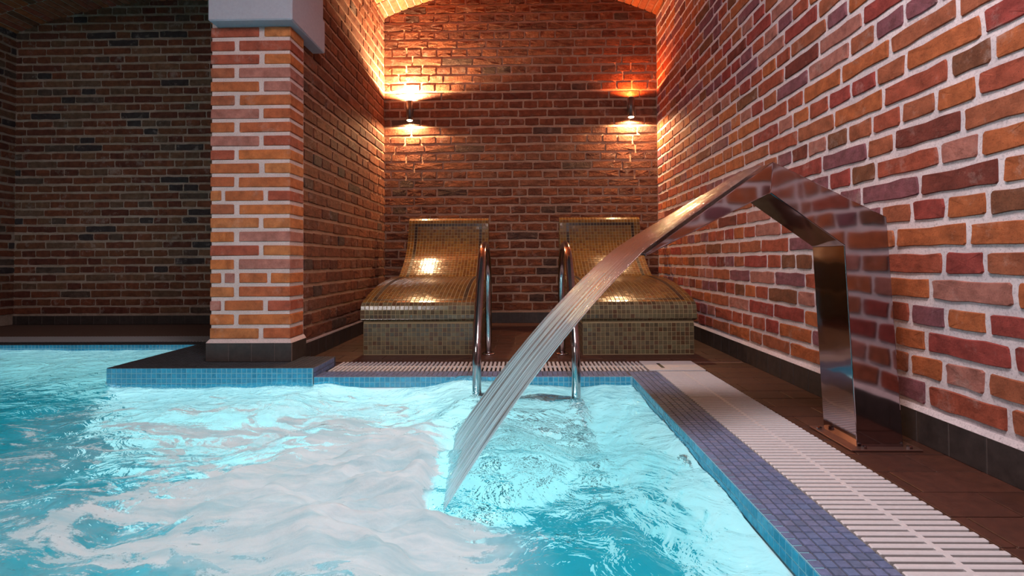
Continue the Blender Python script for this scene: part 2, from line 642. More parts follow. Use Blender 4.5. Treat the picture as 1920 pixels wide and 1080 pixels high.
wb = structure(quad_wall([(XL1 - 0.4, YB, 0), (XR + 0.25, YB, 0), (XR + 0.25, YB, 3.1), (XL1 - 0.4, YB, 3.1)], (0, 0.25, 0), 'wall_back', M['mortar_back']),
               'rough brick back wall of the lamp lit alcove behind the loungers')
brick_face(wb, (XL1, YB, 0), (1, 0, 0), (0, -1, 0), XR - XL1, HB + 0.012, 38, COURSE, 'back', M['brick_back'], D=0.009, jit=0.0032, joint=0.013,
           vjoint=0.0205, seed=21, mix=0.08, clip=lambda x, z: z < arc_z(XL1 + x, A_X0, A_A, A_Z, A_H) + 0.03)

dY = YB - 2.75
wl = structure(quad_wall([(XL0, 2.75, 0), (XL0, 2.75, 3.0), (XL1, YB, 3.0), (XL1, YB, 0)], (-0.34, 0, 0), 'wall_left', M['mortar_back']),
               'brick side wall of the alcove between the pillar and the left lounger')
udir = Vector((XL1 - XL0, dY, 0)).normalized()
ndir = Vector((udir.y, -udir.x, 0))
brick_face(wl, (XL0, 2.75, 0), udir, ndir, dY, HB + 0.012, 36, COURSE, 'left', M['brick_back'], D=0.008, jit=0.002, joint=0.013, vjoint=0.019, seed=31, mix=0.15)

wbb = structure(quad_wall([(XBL - 0.3, YB, 0), (XL1 - 0.3, YB, 0), (XL1 - 0.3, YB, 3.1), (XBL - 0.3, YB, 3.1)], (0, 0.25, 0), 'wall_back_left', M['mortar_bay']),
                'weathered brick wall with dimness put into its colour at the far end of the left bay')
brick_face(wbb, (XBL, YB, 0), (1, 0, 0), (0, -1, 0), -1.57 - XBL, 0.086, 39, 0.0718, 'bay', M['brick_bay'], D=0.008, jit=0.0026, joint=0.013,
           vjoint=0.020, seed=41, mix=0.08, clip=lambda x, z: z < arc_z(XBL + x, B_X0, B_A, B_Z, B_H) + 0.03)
wbl = structure(quad_wall([(XBL, YLOW, 0), (XBL, YLOW, 3.0), (XBL, YB, 3.0), (XBL, YB, 0)], (-0.25, 0, 0), 'wall_bay_side', M['mortar_bay']),
                'shadowed brick side wall at the left edge of the photograph')
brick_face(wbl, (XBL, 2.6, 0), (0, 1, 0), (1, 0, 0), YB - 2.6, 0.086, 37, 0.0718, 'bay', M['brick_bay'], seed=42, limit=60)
wn = structure(quad_wall([(XBL, YLOW, 0), (XR, YLOW, 0), (XR, YLOW, 3.0), (XBL, YLOW, 3.0)], (0, -0.2, 0), 'wall_front', M['mortar_right']),
               'brick wall behind the photographer')
brick_face(wn, (XBL, YLOW, 0), (1, 0, 0), (0, 1, 0), XR - XBL, HB + 0.018, 36, COURSE, 'right', M['brick_right'], seed=13, limit=0)

# ceiling of the hall (above the frame)
mb = MB()
mb.box(XBL - 0.2, XR + 0.2, YLOW - 0.2, 2.75, 3.0, 3.12)
structure(mb.build('ceiling', M['ceiling']), 'ceiling of the pool hall above the picture')


def vault(name, x0, a, z, h, ya, yb, label, seed, matm, style='vault'):
    R = (a * a + h * h) / (2 * h)
    th = math.asin(a / R)
    n = 40
    vs, fs = [], []
    for y in (ya, yb + 0.2):
        for rr in (R, R + 0.15):
            for i in range(n + 1):
                t = -th + 2 * th * i / n
                vs.append((x0 + rr * math.sin(t), y, z + h - R + rr * math.cos(t)))
    m_ = n + 1
    for i in range(n):
        fs.append((i, i + 1, 2 * m_ + i + 1, 2 * m_ + i))
        fs.append((m_ + i + 1, m_ + i, 3 * m_ + i, 3 * m_ + i + 1))
        fs.append((i + 1, i, m_ + i, m_ + i + 1))
        fs.append((2 * m_ + i, 2 * m_ + i + 1, 3 * m_ + i + 1, 3 * m_ + i))
    vo = structure(link(name, mesh_from(vs, fs, name), matm), label)
    T = templates(style, 0.007, 0.0015, 0.054, 0.01, M['brick_vault'])
    pitch = 0.064
    na = int(2 * th * R / pitch)
    items = []
    ny = int((yb - ya) / 0.262)
    for j in range(ny):
        yc = yb - (j + 0.5) * 0.262
        for i in range(na):
            t = -th + (i + 0.5) * 2 * th / na + (0 if j % 2 == 0 else th / na)
            if abs(t) > th:
                continue
            p = Vector((x0 + R * math.sin(t), yc, z + h - R + R * math.cos(t)))
            nn = Vector((-math.sin(t), 0, -math.cos(t)))
            u = Vector((0, 1, 0))
            v = nn.cross(u)
            mt = Matrix(((u.x, v.x, nn.x, p.x), (u.y, v.y, nn.y, p.y), (u.z, v.z, nn.z, p.z), (0, 0, 0, 1)))
            items.append((mt, 's', (1.0, 1.0), nn, 0.25 * 0.054))
    place_pieces(vo, items, T, limit=150)
    return vo


vault('ceiling_vault', A_X0, A_A + 0.02, A_Z - 0.003, A_H, 2.75, YB, 'shallow brick vault glowing orange above the alcove lamps', 5, M['mortar_back'])
vault('ceiling_vault', B_X0, B_A + 0.02, B_Z, B_H, 2.75, YB, 'dim shallow brick vault over the left bay', 6, M['mortar_bay'], 'vault_bay')
mb = MB()
mb.box(XBL - 0.2, XR + 0.2, 2.70, 2.78, 2.6, 3.1)
structure(mb.build('lintel', M['ceiling']), 'front edge of the vaults, above the picture')

# ------------------------------------------------------------------ pillar with plastered cap
PX0, PX1, PY0, PY1 = -1.578, -1.168, 2.583, 2.75
pil = structure(MB().box(PX0 + 0.006, PX1 - 0.006, PY0 + 0.006, PY1 + 0.004, PZ, 2.6).build('pillar', M['mortar_pillar']),
                'orange brick pillar with wide pale joints standing on the dark mosaic platform')


def rough_box(L, D, H, seed):
    r = random.Random(seed)
    vs, fs = bevel_box(-L / 2, L / 2, 0, D, -H / 2, H / 2, 0.0035)
    return [(x + r.uniform(-.0012, .0012), y + r.uniform(-.001, .001), z + r.uniform(-.0014, .0014)) for x, y, z in vs], fs


pc = 0.0695
for k in range(36):
    zc = PZ + HB + 0.012 + (k + 0.5) * pc
    H = 0.050
    jw = 0.027 + random.uniform(-0.003, 0.003)
    if k % 2 == 0:
        segs = [(0, 0.247), (0.247 + jw, 0.410)]
    else:
        segs = [(0, 0.121), (0.121 + jw, 0.410)]
    if k in (2, 4, 10):
        segs = [(0, 0.055), (0.055 + 0.02, 0.125), (0.15, 0.29), (0.31, 0.41)] if k == 4 else [(0, 0.055), (0.075, 0.27), (0.295, 0.41)]
    for (a, b) in segs:
        dep = 0.160 if b > 0.4 else 0.10
        vs, fs = rough_box(b - a, dep, H, k * 17 + int(a * 100))
        me = mesh_from(vs, fs, 'brick')
        me.materials.append(M['brick_pillar'])
        o = bpy.data.objects.new('brick', me)
        COL.objects.link(o)
        o.parent = pil
        o.location = (PX0 + (a + b) / 2, PY0, zc + random.uniform(-.001, .001))
# sloped mortar fillet on the pillar's plinth
mb = MB()
x0, x1, y0, y1, z = PX0 - 0.012, PX1 + 0.012, PY0 - 0.012, PY1, PZ + HB
mb.add([(x0, y0, z), (x1, y0, z), (x1, y1, z), (x0, y1, z), (PX0, PY0 + .002, z + .018), (PX1, PY0 + .002, z + .018), (PX1, y1, z + .018), (PX0, y1, z + .018)],
       [(0, 1, 5, 4), (1, 2, 6, 5), (2, 3, 7, 6), (3, 0, 4, 7), (4, 5, 6, 7), (3, 2, 1, 0)])
mb.build('mortar_fillet', M['mortar_pillar'], pil)

cap = MB()
cap.box(-1.552, -1.130, 2.515, 2.945, 1.742, 1.93, 0.006)
cap.box(-1.545, -1.138, 2.522, 2.938, 1.93, 2.7, 0.004)
structure(cap.build('lintel_pad', M['plaster']), 'pale grey plastered beam pad on top of the brick pillar')

# ------------------------------------------------------------------ floors


def tile_set(parent, items, mat, name='tile', limit=300, rest='tiling', thick=0.008, bev=0.0012):
    """items: (x0,x1,y0,y1,z) flat tiles"""
    meshes = {}
    sc = []
    for (x0, x1, y0, y1, z) in items:
        c = ((x0 + x1) / 2, (y0 + y1) / 2, z)
        sc.append((px_size(c, (0, 0, 1), (x1 - x0) * (y1 - y0)), (x0, x1, y0, y1, z)))
    sc.sort(key=lambda s: -s[0])
    rest_mb = MB()
    cnt = 0
    for s, (x0, x1, y0, y1, z) in sc:
        lx, ly = round(x1 - x0, 3), round(y1 - y0, 3)
        if cnt < limit and s > 0:
            key = (lx, ly)
            if key not in meshes:
                vs, fs = bevel_box(-lx / 2, lx / 2, -ly / 2, ly / 2, -thick, 0, bev)
                me = mesh_from(vs, fs, name)
                me.materials.append(mat)
                meshes[key] = me
            o = bpy.data.objects.new(name, meshes[key])
            COL.objects.link(o)
            o.parent = parent
            o.location = ((x0 + x1) / 2, (y0 + y1) / 2, z)
            cnt += 1
        else:
            rest_mb.box(x0, x1, y0, y1, z - thick, z, bev)
    if rest_mb.v:
        rest_mb.build(rest, mat, parent)['kind'] = 'stuff'


deck = structure(MB().box(XL0 - 0.1, XR + 0.1, YG2, YB + 0.1, -0.3, -0.003)
                 .box(XG2, XR + 0.1, YLOW, YG2, -0.3, -0.003)
                 .box(XBL - 0.1, XL0 - 0.1, FARG2, YB + 0.1, -0.3, -0.003)
                 .box(XBL - 0.1, XG2, YLOW, -0.6, -0.3, -0.003).build('floor', M['deck_grout']),
                 'reddish brown tiled pool deck')
items = []
tw, tl, gr = 0.1165, 0.245, 0.003
nrow = 0
y = YB
while y > 0.5:
    y1, y0 = y - gr / 2, y - tw + gr / 2
    off = 1.055 if nrow % 2 == 0 else 1.055 + tl / 2
    xlim0 = XL0 if y0 > YG2 else XG2
    ya_, yb_ = y0, y1
    if y0 < YG2 < y1:
        ya_ = YG2; xlim0 = XL0
    x = off - tl * 12
    while x < XR:
        a, b = max(x + gr / 2, xlim0 + 0.001), min(x + tl - gr / 2, XR)
        if b - a > 0.012:
            items.append((a, b, ya_, yb_, random.uniform(-0.0004, 0.0004)))
        x += tl
    y -= tw
    nrow += 1
tile_set(deck, items, M['deck_tile'])

# baseboards: a run of upright tiles each


def baseboard(name, O, U, Nn, length, z0, label, h=HB, limit=300, first=0.0):
    O, U, Nn = Vector(O), Vector(U).normalized(), Vector(Nn).normalized()
    t = 0.012
    r3 = Matrix((U, Nn, Vector((0, 0, 1)))).transposed()
    vs, fs = bevel_box(0, length, 0, t - 0.0015, z0, z0 + h - 0.002, 0.0005)
    root = structure(link(name, mesh_from([O + r3 @ Vector(v) for v in vs], fs, name), M['base_grout']), label)
    x = first
    shared = {}
    while x < length:
        a, b = max(x, 0) + 0.001, min(x + 0.116, length) - 0.001
        w = round(b - a, 3)
        if w > 0.01:
            if w not in shared:
                v2, f2 = bevel_box(-w / 2, w / 2, 0, t, 0, h, 0.0012)
                me = mesh_from(v2, f2, 'tile')
                me.materials.append(M['base_tile'])
                shared[w] = me
            o = bpy.data.objects.new('tile', shared[w])
            COL.objects.link(o)
            o.parent = root
            p = O + U * (a + b) / 2 + Vector((0, 0, z0))
            o.matrix_local = Matrix.Translation(p) @ r3.to_4x4()
        x += 0.116
    return root


baseboard('baseboard_right', (XR, 0.3, 0), (0, 1, 0), (-1, 0, 0), YB - 0.3, 0, 'dark brown tile skirting under the long right brick wall', first=-0.007 - 0.0)
baseboard('baseboard_back', (XR - 0.012, YB, 0), (-1, 0, 0), (0, -1, 0), XR - XL1 - 0.024, 0, 'dark tile skirting at the alcove back wall between the loungers')
baseboard('baseboard_left', (XL0, 2.78, 0), udir, ndir, dY - 0.03, 0, 'dark tile skirting along the alcove side wall by the left lounger')
baseboard('baseboard_bay', (XL0 - 0.36, YB, 0), (-1, 0, 0), (0, -1, 0), XL0 - 0.36 - XBL, 0, 'dark tile skirting of the left bay back wall', h=0.075)
pb = baseboard('baseboard_pillar', (PX1 + 0.012, PY0, PZ), (-1, 0, 0), (0, -1, 0), PX1 - PX0 + 0.024, 0, 'brown tile plinth around the foot of the brick pillar', first=-0.03)
v2, f2 = bevel_box(PX1, PX1 + 0.012, PY0, PY1, PZ, PZ + HB, 0.001)
link('tile', mesh_from(v2, f2, 'tile'), M['base_tile'], pb)
v2, f2 = bevel_box(PX0 - 0.012, PX0, PY0, PY1, PZ, PZ + HB, 0.001)
link('tile', mesh_from(v2, f2, 'tile'), M['base_tile'], pb)
# pale mortar strip sitting on the skirting tops
mb = MB()
mb.add([(XR - .012, .3, HB), (XR - .012, YB, HB), (XR, YB, HB), (XR, .3, HB), (XR - .004, .3, HB + .014), (XR - .004, YB, HB + .014), (XR, YB, HB + .014), (XR, .3, HB + .014)],
       [(0, 4, 5, 1), (4, 7, 6, 5), (0, 1, 2, 3), (1, 5, 6, 2), (0, 3, 7, 4), (2, 6, 7, 3)])
mb.build('mortar_strip', M['mortar_right'], wr)
mb = MB()
mb.box(XL0 - 0.002, XL0 + 0.010, 2.80, YB, HB, HB + 0.010)
mb.build('mortar_strip', M['mortar_pillar'], wl)
mb = MB()
mb.box(XL1, XR, YB - 0.010, YB + .002, HB, HB + 0.008)
mb.build('mortar_strip', M['mortar_back'], wb)

# ------------------------------------------------------------------ mosaics


def mosaic(O, U, V, nu, nv, pitch, gap=0.0022, h=0.0022, tilt=0.02, seed=3, keep=None):
    """grid of little bevelled tiles in the plane (U,V); returns list of (center, verts, faces)"""
    r = random.Random(seed)
    O, U, V = Vector(O), Vector(U).normalized(), Vector(V).normalized()
    Nn = U.cross(V)
    s = pitch / 2 - gap / 2
    out = []
    for i in range(nu):
        for j in range(nv):
            c = O + U * (i + 0.5) * pitch + V * (j + 0.5) * pitch
            if keep and not keep(i, j, c):
                continue
            tx, ty = r.uniform(-tilt, tilt), r.uniform(-tilt, tilt)
            vs = []
            for (a, b) in ((-1, -1), (1, -1), (1, 1), (-1, 1)):
                vs.append(c + U * a * s + V * b * s - Nn * 0.0008)
            for (a, b) in ((-1, -1), (1, -1), (1, 1), (-1, 1)):
                q = s - 0.0012
                vs.append(c + U * a * q + V * b * q + Nn * (h + (a * tx + b * ty) * q))
            out.append((c, vs, [(4, 5, 6, 7), (0, 1, 5, 4), (1, 2, 6, 5), (2, 3, 7, 6), (3, 0, 4, 7)]))
    return out


def mosaic_parts(parent, tiles, mat, nrm, pitch, limit=300, name='tile', rest='mosaic_tiles'):
    sc = sorted(((px_size(c, nrm, pitch * pitch), i) for i, (c, v, f) in enumerate(tiles)), reverse=True)
    rest_mb = MB()
    for n, (s, i) in enumerate(sc):
        c, vs, fs = tiles[i]
        if n < limit and s > 60:
            me = mesh_from([v - c for v in vs], fs, name)
            me.materials.append(mat)
            o = bpy.data.objects.new(name, me)
            COL.objects.link(o)
            o.parent = parent
            o.location = c
        else:
            rest_mb.add(vs, fs)
    if rest_mb.v:
        rest_mb.build(rest, mat, parent)['kind'] = 'stuff'


P24 = 0.024
# right and back coping (one L shaped kerb)
YE = -0.55
cop = structure(MB().box(XC, XG1, YE, YCG, -1.3, -0.002).box(-0.985, XC, YC, YCG, -1.3, -0.002).build('trim_1', M['coping_grout']),
                'slate blue mosaic kerb along the right and back edge of the pool')
t1 = mosaic((XC, 0.55, -0.002), (1, 0, 0), (0, 1, 0), 6, int((YCG - 0.55) / P24), P24, h=0.002, seed=8)
t1 += mosaic((XC, YC + 0.005, -0.002), (-1, 0, 0), (0, -1, 0), 62, 0, P24)
t2 = mosaic((-0.985, YC, -0.002), (1, 0, 0), (0, 1, 0), 62, 5, P24, h=0.002, seed=9)
mosaic_parts(cop, t1 + t2, M['coping_tile'], (0, 0, 1), P24, 300)
# waterline tiles, facing the pool
wl_t = mosaic((XC, YC, -0.001), (0, -1, 0), (0, 0, -1), int((YC - 0.5) / P24), 3, P24, h=0.0015, seed=10)
wl_t += mosaic((-0.985, YC, -0.001), (1, 0, 0), (0, 0, -1), 62, 3, P24, h=0.0015, seed=12)
# orient outward: the first set must face -X, the second -Y
wl = wl_t


def facing(tiles, d):
    out = []
    d = Vector(d)
    for c, vs, fs in tiles:
        nn = (vs[1] - vs[0]).cross(vs[3] - vs[0]).normalized()
        if nn.dot(d) < 0:
            vs2 = [v - 2 * d * (v - c).dot(d) for v in vs]
            out.append((c, vs2, [f[::-1] for f in fs]))
        else:
            out.append((c, vs, fs))
    return out


wa = facing(mosaic((XC, 0.5, -0.001), (0, 1, 0), (0, 0, -1), int((YC - 0.5) / P24), 2, P24, h=0.0015, seed=10), (-1, 0, 0))
wbk = facing(mosaic((-0.985, YC, -0.001), (1, 0, 0), (0, 0, -1), 62, 2, P24, h=0.0015, seed=12), (0, -1, 0))
wtr = structure(MB().box(XC - 0.0003, XC + 0.02, 0.3, YC, -0.06, -0.001).box(-0.985, XC, YC - 0.0003, YC + 0.02, -0.06, -0.001)
                .build('trim_2', M['blue_grout']), 'band of blue waterline mosaic tiles round the pool edge')
mosaic_parts(wtr, wa, M['blue_tile'], (-1, 0, 0), P24, 0)
mosaic_parts(wtr, wbk, M['blue_tile'], (0, -1, 0), P24, 0)

# raised dark platform under the pillar
plat = structure(MB().box(-1.975, -0.985, 2.425, 2.712, -1.3, PZ - 0.002).box(-1.975, XL0 - 0.05, 2.70, FARC + 0.1, -1.3, PZ - 0.002)
                 .build('platform', M['coping_grout']), 'raised dark mosaic platform carrying the brick pillar into the pool')
keep = lambda i, j, c: not (PX0 - .012 < c.x < PX1 + .012 and c.y > PY0 - .01) and not (c.x > -1.2 and c.y > 2.715)
tp = mosaic((-1.975, 2.425, PZ - .002), (1, 0, 0), (0, 1, 0), 41, 12, P24, h=0.002, seed=14, keep=keep)
tp += mosaic((-1.975, 2.425 + 12 * P24, PZ - .002), (1, 0, 0), (0, 1, 0), 16, 31, P24, h=0.002, seed=15)
mosaic_parts(plat, tp, M['platform_tile'], (0, 0, 1), P24, 0)
tf = facing(mosaic((-1.975, 2.425, PZ - .002), (1, 0, 0), (0, 0, -1), 41, 5, P24, h=0.0015, seed=16), (0, -1, 0))
blue_back = MB().box(-1.975, -0.987, 2.4247, 2.43, -0.09, PZ - 0.003).build('blue_face', M['blue_grout'], plat)
mosaic_parts(plat, tf, M['blue_tile'], (0, -1, 0), P24, 0, rest='blue_mosaic_tiles')
ts = facing(mosaic((-0.985, 2.428, PZ - .002), (0, 1, 0), (0, 0, -1), 11, 2, P24, h=0.0015, seed=17), (1, 0, 0))
mosaic_parts(plat, ts, M['coping_tile'], (1, 0, 0), P24, 0, rest='end_mosaic_tiles')

# far kerb of the left bay
kf = structure(MB().box(-4.35, -1.975, FARC, FARG, -1.3, -0.002).build('trim_3', M['coping_grout']), 'dark kerb at the far edge of the left bay pool')
tk = mosaic((-4.3, FARC, -0.002), (1, 0, 0), (0, 1, 0), 97, 5, P24, h=0.002, seed=18)
mosaic_parts(kf, tk, M['platform_tile'], (0, 0, 1), P24, 0)
tkf = facing(mosaic((-4.3, FARC, -0.001), (1, 0, 0), (0, 0, -1), 97, 2, P24, h=0.0015, seed=19), (0, -1, 0))
MB().box(-4.35, -1.975, FARC - .0003, FARC + .01, -0.06, -0.003).build('blue_face', M['blue_grout'], kf)
mosaic_parts(kf, tkf, M['blue_tile'], (0, -1, 0), P24, 0, rest='blue_mosaic_tiles')

# basin
bs = MB()
zb, xl = -1.25, -4.3
def quad(a, b, c, d): bs.add([a, b, c, d], [(0, 1, 2, 3)])
e = 0.004
quad((XC - e, YE, zb), (XC - e, YE, -0.05), (XC - e, YC, -0.05), (XC - e, YC, zb))
quad((XC, YC - e, zb), (XC, YC - e, -0.05), (-0.985, YC - e, -0.05), (-0.985, YC - e, zb))
quad((-0.985, 2.425 - e, zb), (-0.985, 2.425 - e, -0.08), (-1.975, 2.425 - e, -0.08), (-1.975, 2.425 - e, zb))
quad((-1.975 - e, 2.425, zb), (-1.975 - e, 2.425, -0.02), (-1.975 - e, FARC, -0.02), (-1.975 - e, FARC, zb))
quad((-1.975, FARC - e, zb), (-1.975, FARC - e, -0.05), (xl, FARC - e, -0.05), (xl, FARC - e, zb))
quad((xl + e, FARC, zb), (xl + e, FARC, -0.0), (xl + e, YE, -0.0), (xl + e, YE, zb))
quad((xl, YE, zb), (xl, YE, 0), (XC, YE, 0), (XC, YE, zb))
structure(bs.build('pool_basin', M['basin']), 'pale mosaic lined pool basin glowing under the water')
structure(MB().box(xl, XC, YE, FARC, zb - 0.05, zb).build('pool_floor', M['basin_floor']), 'turquoise mosaic floor of the pool')
structure(MB().box(XBL, xl, YLOW, FARC + .2, -0.3, -0.002).box(xl, XG2, -0.62, YE, -0.3, -0.002).build('floor_edge', M['deck_grout']), 'pool deck outside the picture')

# ------------------------------------------------------------------ overflow grates


def slat_mesh(L, W, name='slat'):
    """one grate slat, long in x, rounded back and tapered ends"""
    prof = [(-W / 2, -0.010), (-W / 2, -0.002), (-W / 3.2, 0.0), (W / 3.2, 0.0), (W / 2, -0.002), (W / 2, -0.010)]
    vs, fs = [], []
    n = len(prof)
    for x, s, dz in ((-L / 2, 0.75, -0.0015), (-L / 2 + 0.003, 1, 0), (L / 2 - 0.003, 1, 0), (L / 2, 0.75, -0.0015)):
        for (y, z) in prof:
            vs.append((x, y * s, z + dz))
    for i in range(3):
        for k in range(n):
            fs.append((i * n + k, (i + 1) * n + k, (i + 1) * n + (k + 1) % n, i * n + (k + 1) % n))
    fs.append(tuple(range(n)))
    fs.append(tuple(3 * n + k for k in range(n - 1, -1, -1)))
    me = mesh_from(vs, [f[::-1] for f in fs], name)
    me.materials.append(M['white_plastic'])
    return me


SP = 0.0221
gw = XG2 - XG1 - 0.006
me_slat = slat_mesh(gw, 0.0135)
g1 = empty('overflow_grate', ((XG1 + XG2) / 2, 0.3, 0))
tag(g1, 'white slatted overflow grate running beside the right pool kerb to the spout', 'grate')
n = int((YCG - 0.62) / SP)
for i in range(n):
    o = bpy.data.objects.new('slat', me_slat)
    COL.objects.link(o); o.parent = g1
    o.location = (random.uniform(-.0006, .0006), 0.32 + (i + 0.5) * SP, 0.001)
MB().box(-0.006, 0.006, 0.32, 0.32 + n * SP, -0.009, 0.0006, 0.001).build('spine', M['white_plastic'], g1)
MB().box(-gw / 2, gw / 2, 0.0, YCG - 0.31, -0.06, -0.035).build('channel', M['channel'], g1)

me_slat2 = slat_mesh(YG2 - YCG - 0.008, 0.0125)
g2 = empty('overflow_grate', (-0.2, (YCG + YG2) / 2, 0))
tag(g2, 'white slatted overflow grate behind the pool kerb in front of the loungers', 'grate')
n2 = int((0.62 + 0.975) / 0.0221)
for i in range(n2):
    o = bpy.data.objects.new('slat', me_slat2)
    COL.objects.link(o); o.parent = g2
    o.matrix_local = Matrix.Translation((-0.975 + 0.2 + (i + 0.5) * 0.0221, random.uniform(-.0006, .0006), 0.001)) @ Matrix.Rotation(math.pi / 2, 4, 'Z')
MB().box(-0.775, 0.82, -0.006, 0.006, -0.009, -0.0005, 0.001).build('spine', M['white_plastic'], g2)
MB().box(-0.785, 0.825, -0.113, 0.113, -0.06, -0.035).build('channel', M['channel'], g2)

# corner cover plate with a lifting slot
cp = empty('corner_cover', (0.77, 2.68, 0))
tag(cp, 'flat white corner plate joining the two slatted grates', 'cover')
plate = bpy.data.meshes.new('plate')
mb = MB()
mb.add(*bevel_box(-0.148, 0.128, -0.118, 0.107, -0.012, 0.003, 0.002))
mb.build('plate', M['white_plastic'], cp)
mb = MB(); mb.box(-0.075, -0.058, -0.07, 0.04, -0.004, 0.0042, 0.0008); mb.build('handle_slot', M['rubber'], cp)
mb = MB(); mb.box(-0.03, 0.11, -0.082, -0.074, 0.002, 0.0052, 0.0008); mb.build('rib', M['white_plastic'], cp)

# far grate of the left bay: slats too small to pick apart
g3 = empty('overflow_grate', (-3.1, (FARG + FARG2) / 2, 0))
tag(g3, 'pale slatted overflow grate at the far edge of the left bay', 'grate')
mb = MB()
for i in range(102):
    x = -1.2 + i * 0.0221
    mb.box(x, x + 0.013, -0.12, 0.12, -0.010, 0.001)
mb.build('slats', M['white_plastic'], g3)['kind'] = 'stuff'
MB().box(-1.24, 1.12, -0.122, 0.122, -0.05, -0.035).build('channel', M['channel'], g3)

# ------------------------------------------------------------------ tiled loungers
LP = [(2.966 - 2.966, .250), (0.006, .280), (0.024, .300), (.124, .334), (.284, .373), (.454, .401), (.634, .417), (.774, .4245), (.874, .4245), (.934, .428),
      (1.044, .495), (1.150, .575), (1.225, .675), (1.262, .77), (1.282, .855), (1.298, .884), (1.325, .896), (1.352, .884), (1.360, .86)]


def resample(pts, step):
    P = [np.array(p, float) for p in pts]
    # catmull-rom
    dense = []
    for i in range(len(P) - 1):
        p0, p1, p2, p3 = P[max(i - 1, 0)], P[i], P[i + 1], P[min(i + 2, len(P) - 1)]
        for t in np.linspace(0, 1, 12, endpoint=False):
            dense.append(0.5 * ((2 * p1) + (-p0 + p2) * t + (2 * p0 - 5 * p1 + 4 * p2 - p3) * t ** 2 + (-p0 + 3 * p1 - 3 * p2 + p3) * t ** 3))
    dense.append(P[-1])
    dense = np.array(dense)
    s = np.concatenate([[0], np.cumsum(np.linalg.norm(np.diff(dense, axis=0), axis=1))])
    n = int(round(s[-1] / step))
    q = np.linspace(0, s[-1], n + 1)
    return np.stack([np.interp(q, s, dense[:, k]) for k in range(dense.shape[1])], 1)


def make_lounger():
    W, p = 0.656, 0.0252
    root = empty('heated_lounger')
    prof = resample([(0.022, .197), (0.006, .204), (0.0, .225)] + LP, p)
    # shell of the reclining body
    poly = [tuple(q) for q in prof] + [(1.36, 0.3), (1.30, 0.19)]
    n = len(poly)
    vs = [(x, y, z) for x in (0.0005, W - 0.0005) for (y, z) in poly]
    fs = [tuple(range(n)), tuple(range(2 * n - 1, n - 1, -1))] + [((i + 1) % n, i, n + i, n + (i + 1) % n) for i in range(n)]
    link('body', mesh_from(vs, fs, 'body'), M['lounger_grout'], root)
    MB().box(0.010, W - 0.010, 0.024, 1.34, 0.0, 0.198).build('base', M['lounger_grout'], root)
    # surface mosaic following the curve
    r = random.Random(5)
    gold, dark, olive = MB(), MB(), MB()
    nx = 26
    for j in range(len(prof) - 1):
        a, b = prof[j], prof[j + 1]
        d = b - a; L = np.linalg.norm(d); d /= L
        nn = np.array([-d[1], d[0]])
        c = (a + b) / 2
        for i in range(nx):
            xc = (i + 0.5) * W / nx
            s, sy = W / nx / 2 - 0.0013, L / 2 - 0.0013
            tx, ty = r.uniform(-.018, .018), r.uniform(-.018, .018)
            q = []
            for u, v in ((-1, -1), (1, -1), (1, 1), (-1, 1)):
                yz = c + d * v * sy - nn * 0.0006
                q.append((xc + u * s, yz[0], yz[1]))
            for u, v in ((-1, -1), (1, -1), (1, 1), (-1, 1)):
                hh = 0.0022 + (u * tx + v * ty) * 0.011
                yz = c + d * v * (sy - .001) + nn * hh
                q.append((xc + u * (s - .001), yz[0], yz[1]))
            f = [(4, 5, 6, 7), (0, 1, 5, 4), (1, 2, 6, 5), (2, 3, 7, 6), (3, 0, 4, 7)]
            ytop = len(prof) - 1
            border = (i in (2, 23) and 6 <= j <= ytop - 6) or (j in (6, ytop - 6) and 2 <= i <= 23)
            (dark if border else (olive if c[1] < 0.297 and c[0] < 0.05 else gold)).add(q, f)
    gold.build('surface_tiles', M['gold_tile'], root)['kind'] = 'stuff'
    dark.build('border_tiles', M['dark_border'], root)['kind'] = 'stuff'
    # sides


    def inside(y, z):
        c = False
        for i in range(n):
            (y1, z1), (y2, z2) = poly[i], poly[(i + 1) % n]
            if (z1 > z) != (z2 > z) and y < (y2 - y1) * (z - z1) / (z2 - z1) + y1:
                c = not c
        return c
    for x, dd in ((0, (-1, 0, 0)), (W, (1, 0, 0))):
        tt = mosaic((x, 0, 0.0), (0, 1, 0), (0, 0, 1), 55, 36, p, seed=21, keep=lambda i, j, c: inside(c.y, c.z) and inside(c.y + .01, c.z + .01) and inside(c.y - .01, c.z + .01))
        for c, v, f in facing(tt, dd): olive.add(v, f)
        xb = 0.010 if x == 0 else W - 0.010
        tt = mosaic((xb, 0.024, 0.0), (0, 1, 0), (0, 0, 1), 52, 7, p, seed=22)
        for c, v, f in facing(tt, dd): olive.add(v, f)
    ft = facing(mosaic((0.010, 0.024, 0.004), (1, 0, 0), (0, 0, 1), 25, 7, 0.02544, seed=23, tilt=0.03), (0, -1, 0))
    for c, v, f in ft: olive.add(v, f)
    olive.build('base_tiles', M['olive_tile'], root)['kind'] = 'stuff'
    return root


l1 = make_lounger()
l1.location = (-0.932, 2.966, 0)
tag(l1, 'golden mosaic tiled lounger against the alcove side wall, left of the ladder', 'lounger', 'mosaic loungers in the alcove')
l2 = l1.copy(); COL.objects.link(l2)
for ch in list(l1.children):
    c = ch.copy(); COL.objects.link(c); c.parent = l2
l2.location = (0.338, 2.958, 0)
l2.rotation_euler = (0, 0, 0.022)
tag(l2, 'golden mosaic tiled lounger beside the long right wall, behind the water stream', 'lounger', 'mosaic loungers in the alcove')

